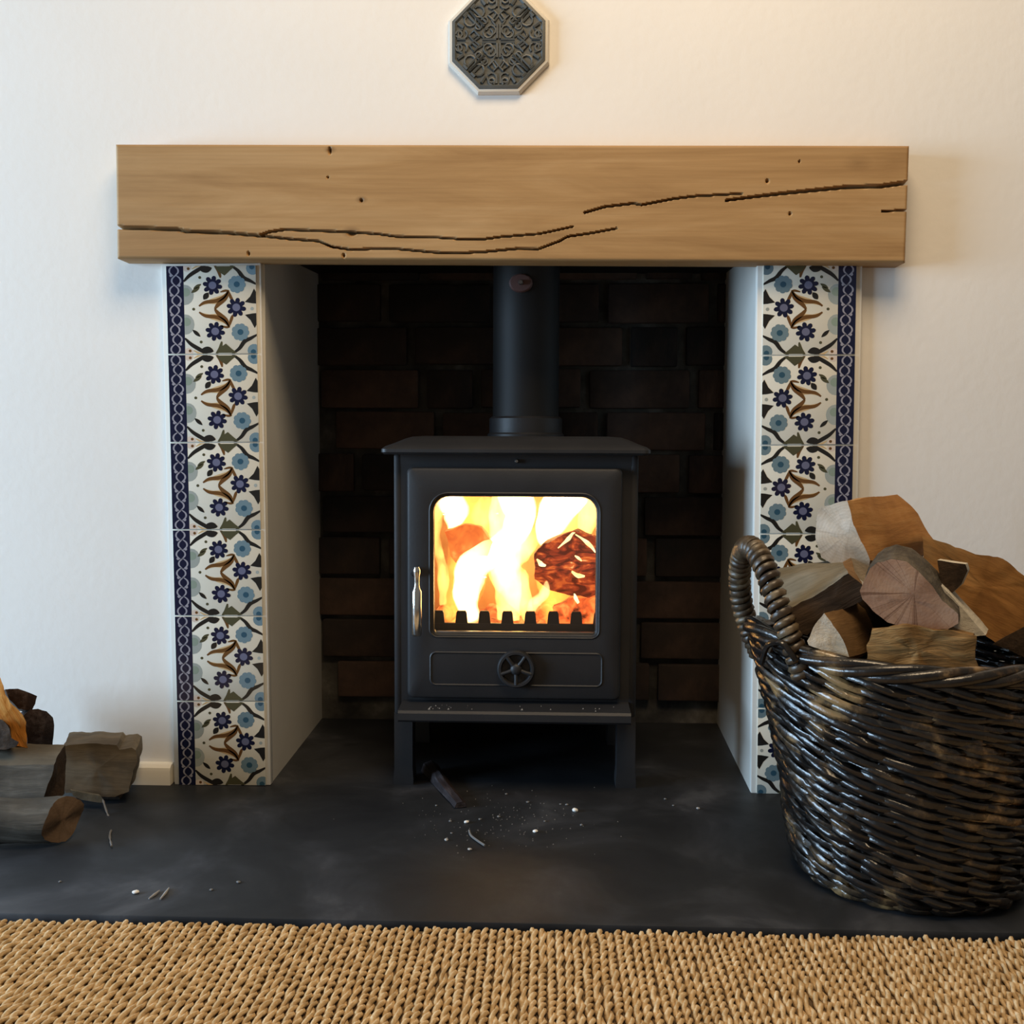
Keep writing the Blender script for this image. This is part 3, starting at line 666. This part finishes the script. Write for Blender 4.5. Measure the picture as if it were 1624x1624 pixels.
def cr(pts, per=10):
    out = []; n = len(pts)
    for i in range(n-1):
        p0, p1, p2, p3 = [Vector(pts[max(0, min(n-1, i+d))]) for d in (-1, 0, 1, 2)]
        for k in range(per):
            t = k/per; out.append(.5*(2*p1+(p2-p0)*t+(2*p0-5*p1+4*p2-p3)*t*t+(3*p1-p0-3*p2+p3)*t**3))
    return out+[Vector(pts[-1])]
for mir in (0, 1):
    hp = [(.382, -.415, .305), (.366, -.412, .352), (.350, -.398, .400), (.337, -.370, .448), (.327, -.335, .470), (.322, -.300, .462), (.322, -.268, .428), (.330, -.246, .380), (.345, -.240, .335), (.36, -.24, .30)]
    if mir: hp = [(1.12-x, y, z) for x, y, z in hp]
    path = cr(hp, 12); hn = MB().sweep(path, .0090, 10).build('handle', wk, bk, 60)
    fine = cr(hp, 60); turns = 40; T = len(fine); co = []; ref = Vector((1, 0, 0))
    for i in range(T):
        t = (fine[min(i+1, T-1)]-fine[max(i-1, 0)]).normalized(); a = (ref-t*ref.dot(t)).normalized(); ref = a; bb = t.cross(a); an = 2*PI*turns*i/T
        co.append(fine[i]+(a*math.cos(an)+bb*math.sin(an))*.0118)
    MB().sweep(co, .0055, 6).build('handle_wrap', wl, hn, 60)
    for q in range(3):                               # binding straps where the handle meets the rim
        x0 = .338+q*.012; pts = [(x0+.03, -.43+q*.01, .33), (x0+.012, -.428+q*.01, .352), (x0-.002, -.405+q*.015, .345), (x0-.006, -.385+q*.02, .315)]
        if mir: pts = [(1.12-x, y, z) for x, y, z in pts]
        MB().sweep(cr(pts, 6), .0042, 6).build('binding', wl if q == 1 else wk, bk, 60)

# ------------------------------------------------------------------ logs piled on the hearth beside the skirting
GS = 'logs piled on the hearth beside the skirting'
z3 = lambda pts: zz(pts, 0, 1050, .2155)
random.seed(21); cA = onY(99, 1306, -.272); nA = []
for k in range(20):
    a = 2*PI*k/20; rr_ = 1+.07*mnoise.noise(Vector((math.cos(a)*1.5, math.sin(a)*1.5, 4))); dy, dzz = .037*rr_*math.cos(a), .0335*rr_*math.sin(a)
    nA.append(Vector((cA[0]+dy*.42+.004*math.sin(3*a), cA[1]+dy, .0362+dzz)))
fA = [v_+Vector((-.27, -.03, .0)) for v_ in nA]
log('firewood_log', nA, fA, [W_hearth]*20, W_hend, 'round grey log with brown cut end, lowest of the hearth pile', GS, seed=31, amp=.0028)
Bp = z3([(482, 605), (425, 690), (395, 760), (328, 1006), (430, 1026), (478, 975), (500, 720)])
nB = [Vector(onY(x, y, Y)) for (x, y), Y in zip(Bp, (-.185, -.215, -.235, -.255, -.21, -.19, -.175))]; fB = [v_+Vector((-.28, -.012, .004)) for v_ in nB]
log('firewood_log', nB, fB, [W_brg, W_brg, W_hearth, W_dark, W_dark, W_dark, W_brg], W_dark, 'weathered grey split log lying across the round hearth log', GS, seed=32, amp=.0024)
Cp = z3([(455, 618), (640, 600), (860, 612), (880, 640), (965, 622), (1000, 645), (1012, 740), (985, 800), (960, 900), (955, 950), (850, 990), (740, 985), (480, 965), (440, 800)])
nC = at(Cp, lambda x, y: -.085-(y-1180)/85*.02)
fC = [v_+Vector((-.02, .075, 0)) for v_ in nC]
W_dull = wood('split_wood_dull', (.055, .040, .024), (.115, .088, .055), (.18, .14, .09), sc=3)  # dull brown for the torn log of the hearth pile
log('firewood_log', [Vector((v_.x, v_.y, max(.003, v_.z))) for v_ in nC], [Vector((v_.x, v_.y, max(.003, v_.z))) for v_ in fC], [W_dull]*14, W_dull, 'brown-grey split log with torn end resting against the skirting', GS, seed=33, amp=.0026, grain=(1, 0, -.05))
E_ = zz([(-60, 60), (0, 120), (40, 200), (75, 290), (130, 370), (230, 460), (290, 600), (305, 900), (200, 880), (130, 800), (100, 640), (40, 560), (-60, 500)], 0, 1060, .1416)
log('firewood_log', at(E_, -.20), at(shift(E_, -14, 6, .95), -.13), [W_bright]*13, W_bright, 'bright orange split log standing on the hearth pile', GS, seed=34, amp=.0035, grain=(.4, 0, -1))
F_ = zz([(250, 520), (330, 455), (420, 450), (520, 490), (590, 560), (600, 640), (580, 860), (440, 880), (300, 870)], 0, 1060, .1416)
log('firewood_log', at(F_, -.15), at(shift(F_, -12, 2, .95), -.05), [W_char]*9, W_char, 'blackened rounded log end on the hearth pile behind the orange log', GS, seed=35)
G_ = zz([(60, 230), (200, 235), (330, 280), (418, 315), (390, 400), (345, 475), (200, 450), (100, 350)], 0, 1060, .1416)
log('firewood_log', at(G_, -.145), at(shift(G_, -10, 2, .95), -.06), [W_char]*8, W_char, 'grey-black pointed log piece, topmost on the hearth pile', GS, seed=36)
H_ = zz([(-80, 560), (30, 570), (110, 680), (120, 770), (200, 810), (180, 860), (60, 905), (-80, 915)], 0, 1060, .1416)
log('firewood_log', at(H_, -.235), at(shift(H_, -14, 2, .95), -.17), [W_dark]*8, W_dark, 'dark mossy log below the orange log of the hearth pile', GS, seed=37)
S_ = [(120, 1258), (150, 1260), (188, 1262), (190, 1280), (184, 1290), (140, 1293), (122, 1285)]  # added support log, near-black so it reads as shadow under the torn log
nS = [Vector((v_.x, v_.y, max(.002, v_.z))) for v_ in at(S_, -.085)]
log('firewood_log', nS, [v_+Vector((-.01, .06, 0)) for v_ in nS], [W_dark]*7, W_dark, 'short added support log, near-black as the shade under the torn split log', GS, seed=39, amp=.0012)
# splinter and a torn bark fibre hanging from the pile
sp = z3([(520, 940), (600, 960), (740, 985), (770, 1030), (740, 1035), (600, 1015), (540, 985)])
tag(log('wood_splinter', at(sp, -.13), at(shift(sp, -2, -3, .95), -.11), [W_grey]*7, W_grey, 'thin pale splinter jutting below the torn split log', None, 'splinter', .0008, seed=38), 'thin pale splinter jutting below the torn split log', 'splinter')
fb_ = cr([onY(163, 1268, -.13), onY(170, 1290, -.15), onY(178, 1308, -.18), onZ(174, 1325, .004), onZ(177, 1342, .003)], 5)
tag(MB().sweep(fb_, [.0008+.0012*abs(math.sin(i*1.3)) for i in range(len(fb_))], 5).build('bark_fibre', mat('fibre', (.16, .15, .14), .7)), 'grey frayed bark fibre hanging from the pile onto the slate', 'fibre')

# ------------------------------------------------------------------ fire
def emis(name, stops, strength, scale, stretch=(1, 1, 1), dist=1.0, base=None):
    mm = bpy.data.materials.new(name); mm.use_nodes = True; nt = mm.node_tree
    v = coords(mm, stretch); n = N(mm, 'ShaderNodeTexNoise', Scale=scale, Detail=4, Distortion=dist); L(mm, v, n.inputs['Vector'])
    col = ramp(mm, n.outputs['Fac'], stops); b = nt.nodes['Principled BSDF']
    b.inputs['Base Color'].default_value = (*(base or (.02, .015, .012)), 1); b.inputs['Roughness'].default_value = .9
    L(mm, col, b.inputs['Emission Color']); b.inputs['Emission Strength'].default_value = strength
    return mm
fr = empty('fire', (SX, .17, .172)); tag(fr, 'bright yellow flames and glowing embers inside the stove', 'fire')
def fvol(name, col, strength, scale, lo=.30, hi=.62):
    mm = bpy.data.materials.new(name); mm.use_nodes = True; nt = mm.node_tree; nt.nodes.remove(nt.nodes['Principled BSDF'])
    v = coords(mm, (1, 1, .55)); n = N(mm, 'ShaderNodeTexNoise', Scale=scale, Detail=3, Distortion=1.2); L(mm, v, n.inputs['Vector'])
    mr = N(mm, 'ShaderNodeMapRange'); mr.inputs[1].default_value = lo; mr.inputs[2].default_value = hi; mr.inputs[3].default_value = strength*.12; mr.inputs[4].default_value = strength
    L(mm, n.outputs['Fac'], mr.inputs[0]); e = N(mm, 'ShaderNodeEmission'); e.inputs[0].default_value = (*col, 1); L(mm, mr.outputs[0], e.inputs[1])
    L(mm, e.outputs[0], nt.nodes['Material Output'].inputs['Volume']); return mm
f_hot = fvol('flame_white', (1, .68, .28), 135, 18); f_yel = fvol('flame_yellow', (1, .53, .13), 62, 34); f_org = fvol('flame_orange', (1, .36, .05), 26, 22)
f_lick = emis('flame_lick', [(.35, (1, .62, .18)), (.65, (1, .80, .40))], 2.2, 30)
f_emb = emis('embers', [(.32, (.05, .01, .004)), (.5, (.9, .13, .025)), (.66, (1, .32, .07))], 1.3, 34, dist=1)
f_log = emis('burning_bark', [(.40, (.10, .012, .003)), (.56, (.42, .05, .012)), (.66, (.9, .18, .03)), (.74, (1, .75, .3))], .95, 22, (1, 1, 2.2), 2.2, (.03, .016, .01))
f_glow = emis('glowing_wood', [(.30, (.72, .12, .02)), (.55, (1, .22, .035)), (.72, (1, .42, .09))], 1.05, 24, dist=1.5)
def flame(pts, rads, mt, ell=.6):
    """pts: (px, py, Y) up the flame; rads in photo pixels."""
    P3 = [Vector(onY(x, y, Y)) for x, y, Y in pts]; path = cr(P3, 8); m_ = len(path)
    rr = np.interp(np.linspace(0, 1, m_), np.linspace(0, 1, len(rads)), rads)/860.0
    path = [p_+mnoise.noise_vector(p_*25)*.006 for p_ in path]
    mb = MB(); mb.sweep(path, [max(.0008, float(r_)) for r_ in rr], 12, ell=ell); 
    mb.v = [tuple(Vector(p_)+mnoise.noise_vector(Vector(p_)*45)*.005) for p_ in mb.v]
    return mb.build('flame', mt, fr, 60)
flame([(752, 985, .10), (742, 950, .11), (748, 905, .12), (775, 880, .14), (812, 850, .16), (825, 815, .18), (815, 780, .19)], [16, 34, 44, 36, 34, 44, 48], f_hot)
flame([(835, 985, .085), (828, 955, .10), (812, 925, .12), (800, 890, .15), (840, 850, .2)], [10, 30, 42, 46, 40], f_yel)
flame([(700, 960, .10), (704, 920, .11), (696, 880, .12), (690, 840, .13), (700, 800, .14)], [10, 16, 14, 12, 22], f_yel)
flame([(715, 850, .19), (718, 828, .19), (725, 808, .20), (700, 780, .21)], [6, 26, 38, 36], f_hot)
flame([(872, 880, .2), (868, 850, .2), (880, 815, .21), (900, 780, .22)], [10, 30, 52, 60], f_hot)
flame([(930, 860, .2), (928, 835, .21), (935, 812, .22), (925, 780, .22)], [8, 26, 34, 30], f_yel)
flame([(838, 975, .07), (848, 955, .075), (862, 940, .08), (868, 925, .085)], [6, 12, 10, 2], f_hot)
flame([(765, 850, .17), (775, 835, .17), (768, 815, .18), (780, 790, .18)], [6, 20, 24, 14], f_yel)
flame([(914, 845, .085), (898, 853, .08), (884, 866, .08)], [1, 3.2, 1], f_lick); flame([(914, 848, .085), (926, 862, .08), (942, 876, .085)], [1, 3.2, 1], f_lick)
flame([(906, 905, .078), (918, 911, .076), (930, 912, .08)], [1.5, 4, 1.5], f_lick); flame([(910, 882, .08), (920, 888, .08), (926, 892, .08)], [1, 2.4, 1], f_lick)
flame([(848, 886, .083), (856, 890, .083), (866, 894, .083)], [1.5, 4, 1.5], f_lick); flame([(918, 952, .065), (913, 945, .066), (911, 938, .068)], [2, 3, 1], f_lick)
flame([(720, 990, .16), (735, 940, .19), (745, 880, .2), (740, 820, .22), (730, 775, .23)], [30, 44, 50, 52, 50], f_org)
flame([(880, 990, .17), (880, 930, .19), (890, 880, .21), (895, 820, .22), (900, 775, .23)], [30, 50, 54, 54, 50], f_org)
flame([(806, 985, .15), (806, 930, .18), (800, 870, .2), (806, 780, .22)], [30, 40, 48, 50], f_yel)
# ember bed
mb = MB(); nx_, ny_ = 44, 24; g = []
for j in range(ny_):
    for i in range(nx_):
        x = SX-.172+.344*i/(nx_-1); y = .056+.232*j/(ny_-1)
        g.append((x, y, .235+.045*j/(ny_-1)+.030*mnoise.noise(Vector((x*22, y*22, 3)))+.016*mnoise.noise(Vector((x*60, y*60, 1)))))
fs_ = [[j*nx_+i, j*nx_+i+1, (j+1)*nx_+i+1, (j+1)*nx_+i] for j in range(ny_-1) for i in range(nx_-1)]
mb.add(g, fs_); rg = [i for i in range(nx_)]+[j*nx_+nx_-1 for j in range(1, ny_)]+[(ny_-1)*nx_+i for i in range(nx_-2, -1, -1)]+[j*nx_ for j in range(ny_-2, 0, -1)]
mb.loft([[g[i] for i in rg], [(g[i][0], g[i][1], .1725) for i in rg]], True, False, True)
eb = mb.build('ember_bed', f_emb, fr, 60); eb['kind'] = 'stuff'
def burn(pix, Y, dY, sh, side, cap, label, seed, amp=.004):
    return log('burning_log', at(pix, Y), at(shift(pix, sh[0], sh[1], .93), Y+dY), [side]*len(pix), cap, label, 'logs burning in the stove', seed=seed, amp=amp)
burn([(846, 915), (848, 880), (862, 862), (888, 850), (912, 842), (938, 850), (965, 866), (968, 940), (935, 948), (900, 944), (865, 934)], .09, .10, (6, -8), f_log, f_log, 'charred log with glowing cracks behind the stove glass', 51)
burn([(704, 842), (738, 832), (764, 836), (782, 862), (772, 884), (748, 880), (728, 900), (714, 882)], .13, .09, (3, -4), f_glow, f_glow, 'glowing orange log beside the brightest flame in the stove', 52, .003)
burn([(876, 962), (900, 950), (950, 948), (968, 960), (966, 1000), (880, 1000)], .075, .06, (0, -3), f_emb, f_emb, 'red glowing stub of log behind the guard teeth', 53, .004)

# ------------------------------------------------------------------ rug
jt = noisy('jute', [(.28, (.36, .23, .105)), (.5, (.56, .385, .20)), (.74, (.74, .56, .34))], 55, rough=.85, bump=.5, bscale=300, spec=.15)
RX0, RX1, RY0, RY1 = -1.35, 1.35, HE-.003, -2.6
rug = empty('jute_rug', (0, -1.2, -.019)); tag(rug, 'coarse tan jute rug woven in ribs, in front of the hearth', 'rug')
MB().box(RX0, RX1, RY1, RY0, -.0188, -.0115, .002).build('backing', noisy('jute_backing', [(.3, (.10, .06, .026)), (.7, (.20, .125, .06))], 60, rough=.9, bump=.6, bscale=200), rug)
random.seed(5); rng = np.random.default_rng(5)
rx = .0106; Vr = []; Fr = []; nb = 0; NSEG, NC = 145, 6
ts = np.linspace(0, 1, NSEG); yy = RY0-.002-ts*.6
ck = np.stack([np.cos(np.arange(NC)*2*PI/NC), np.sin(np.arange(NC)*2*PI/NC)], 1)
quad = np.array([[a*NC+k, a*NC+(k+1) % NC, (a+1)*NC+(k+1) % NC, (a+1)*NC+k] for a in range(NSEG-1) for k in range(NC)])
for i in range(int((RX1-RX0)/rx)):                    # each rib is a cord of two strands twisted together
    x = RX0+rx*(i+.5); ph = rng.uniform(0, 6.28); w_ = np.interp(ts, np.linspace(0, 1, 14), np.cumsum(rng.uniform(.55, 1.5, 14)))
    phs = ph+w_/w_[-1]*2*PI*.6/.034
    ox = np.interp(ts, np.linspace(0, 1, 24), rng.normal(0, .0007, 24)); lift = np.interp(ts, np.linspace(0, 1, 40), rng.normal(0, .0007, 40)); st_ = rng.uniform(-.006, .002)
    for sgn in (0, PI):
        cx = x+ox+.0026*np.cos(phs+sgn); cz = -.0085+lift+.0024*np.sin(phs+sgn); r_ = .0031*np.interp(ts, np.linspace(0, 1, 30), rng.uniform(.8, 1.22, 30))
        P_ = np.stack([cx[:, None]+r_[:, None]*ck[None, :, 0], np.broadcast_to((yy+st_)[:, None], (NSEG, NC)), cz[:, None]+r_[:, None]*ck[None, :, 1]], -1).reshape(-1, 3)
        Vr.append(P_); Fr.append(quad+nb); nb += len(P_)
me = bpy.data.meshes.new('woven_cords'); me.from_pydata(np.concatenate(Vr).tolist(), [], np.concatenate(Fr).tolist()); me.update(); me.materials.append(jt); me.polygons.foreach_set('use_smooth', [True]*len(me.polygons))
wo = bpy.data.objects.new('woven_cords', me); C.objects.link(wo); wo.parent = rug; wo.matrix_parent_inverse = Matrix.Translation(-rug.location); wo['kind'] = 'stuff'

# ------------------------------------------------------------------ crumbs, sliver, twig
random.seed(3)
ash_w = mat('white_ash', (.78, .76, .72), .8); ash_g = mat('grey_ash', (.16, .16, .16), .9)
def pebble(name, c, r, mt, sq=.6, el=1.0, rot=0):
    bm = bmesh.new(); bmesh.ops.create_icosphere(bm, subdivisions=2, radius=1)
    sd = random.uniform(0, 50); cr_, sr_ = math.cos(rot), math.sin(rot)
    for v_ in bm.verts:
        d = 1+.35*mnoise.noise(v_.co*1.6+Vector((sd, 0, 0))); p_ = v_.co*d*r; x, y = p_.x*el, p_.y
        v_.co = Vector((c[0]+x*cr_-y*sr_, c[1]+x*sr_+y*cr_, c[2]+(p_.z*sq)+r*sq*.85))
    mb = MB(); mb.bm(bm); return mb.build(name, mt, None, 60)
for x, y, s, lb in ((740, 1305, 4.5, 'white ash crumb at the lower tip of the charred sliver'), (849, 1320, 4.5, 'rounded white ash crumb lying alone on the slate before the stove'), (912, 1287, 6, 'largest white ash crumb before the stove foot'),
                    (215, 1417, 5, 'white ash crumb near the front slate edge below the log pile')):
    tag(pebble('ash_crumb', onZ(x, y, 0), s/1200, ash_w, .6, 1.2, random.uniform(0, 3)), lb, 'ash crumb')
for x, y, s in ((899, 1277, 3.5), (837, 1273, 3.5), (745, 1348, 4), (708, 1333, 4), (791, 1296, 3.5), (889, 1276, 2.5), (1055, 1268, 3), (1107, 1283, 4), (1068, 1278, 2.5), (803, 1260, 3), (761, 1300, 3), (714, 1303, 3), (864, 1303, 2.5), (922, 1309, 3), (378, 1400, 3.5), (335, 1412, 3), (716, 1322, 2.5), (692, 1278, 2.5), (95, 1399, 2.5)):
    tag(pebble('ash_crumb', onZ(x, y, 0), s/1250, ash_g if s < 3.8 else mat('pale_ash', (.36, .35, .34), .9), .5, 1.1, random.uniform(0, 3)), 'tiny grey ash crumb scattered on the slate hearth', 'ash crumb', 'grey ash crumbs on the hearth')
mb = MB()
for k in range(150):
    x, y = random.gauss(800, 75), random.gauss(1302, 22); c = onZ(x, y, 0); r = random.uniform(.0005, .0014)
    mb.add([(c[0]-r, c[1]-r, 0.0002), (c[0]+r, c[1]-r*.6, .0002), (c[0]+r*.4, c[1]+r, .0002), (c[0], c[1], r*1.3)], [[0, 1, 3], [1, 2, 3], [2, 0, 3], [0, 2, 1]])
o = mb.build('ash_dust', ash_g, smooth=0); tag(o, 'fine grey ash dust strewn on the slate before the stove', 'ash', None, 'stuff')
for (a, b_), sl_ in ((((236, 1427), (253, 1414)), 'shorter'), (((254, 1428), (268, 1410)), 'longer')):
    pa, pb = onZ(*a, 0), onZ(*b_, 0)
    tag(MB().sweep([(pa[0], pa[1], .0015), ((pa[0]+pb[0])/2+.001, (pa[1]+pb[1])/2, .002), (pb[0], pb[1], .0015)], [.001, .002, .001], 6).build('wood_shaving', mat('shaving', (.30, .29, .28), .8)), sl_+' of two pale thin wood shavings near the front slate edge', 'shaving', 'pale shavings on the slate')
mb = MB()
for k in range(26):
    x = random.choice([random.uniform(SX-.15, SX-.06), random.uniform(SX-.02, SX+.18)]); y = random.uniform(-.036, -.004); r = random.uniform(.0008, .0022); zt = .1528
    mb.add([(x-r*1.4, y-r, zt), (x+r, y-r*.6, zt), (x+r*.4, y+r, zt), (x, y, zt+r*1.5)], [[0, 1, 3], [1, 2, 3], [2, 0, 3], [0, 2, 1]])
tag(mb.build('lip_ash', mat('lip_ash_grey', (.30, .29, .28), .9), smooth=0), 'pale ash crumbs lying along the ash lip of the stove', 'ash', None, 'stuff')
s0, s1 = Vector(onZ(692, 1236, 0)), Vector(onZ(730, 1282, 0)); ax = (s1-s0).normalized(); sd = Vector((ax.y, -ax.x, 0))
def sec(p_, w_, h): return [p_-sd*w_+Vector((0, 0, .002)), p_+sd*w_+Vector((0, 0, .002)), p_+sd*w_*.7+Vector((0, 0, h)), p_-sd*w_*.2+Vector((0, 0, h*1.25)), p_-sd*w_+Vector((0, 0, h*.7))]
log('charred_sliver', sec(s1, .011, .010), sec(s0-ax*.05, .016, .016), [W_char]*5, W_char, 'charred black sliver of wood poking out from under the stove', None, 'charred wood', .0012, seed=61)
t0 = [onZ(x, y, 0) for x, y in ((744, 1320), (747, 1328), (757, 1336), (769, 1344))]
tag(MB().sweep(cr([(q[0], q[1], .003) for q in t0], 5), .0018, 6).build('twig', mat('twig_bark', (.13, .125, .12), .8)), 'short bent grey twig on the slate before the stove', 'twig')
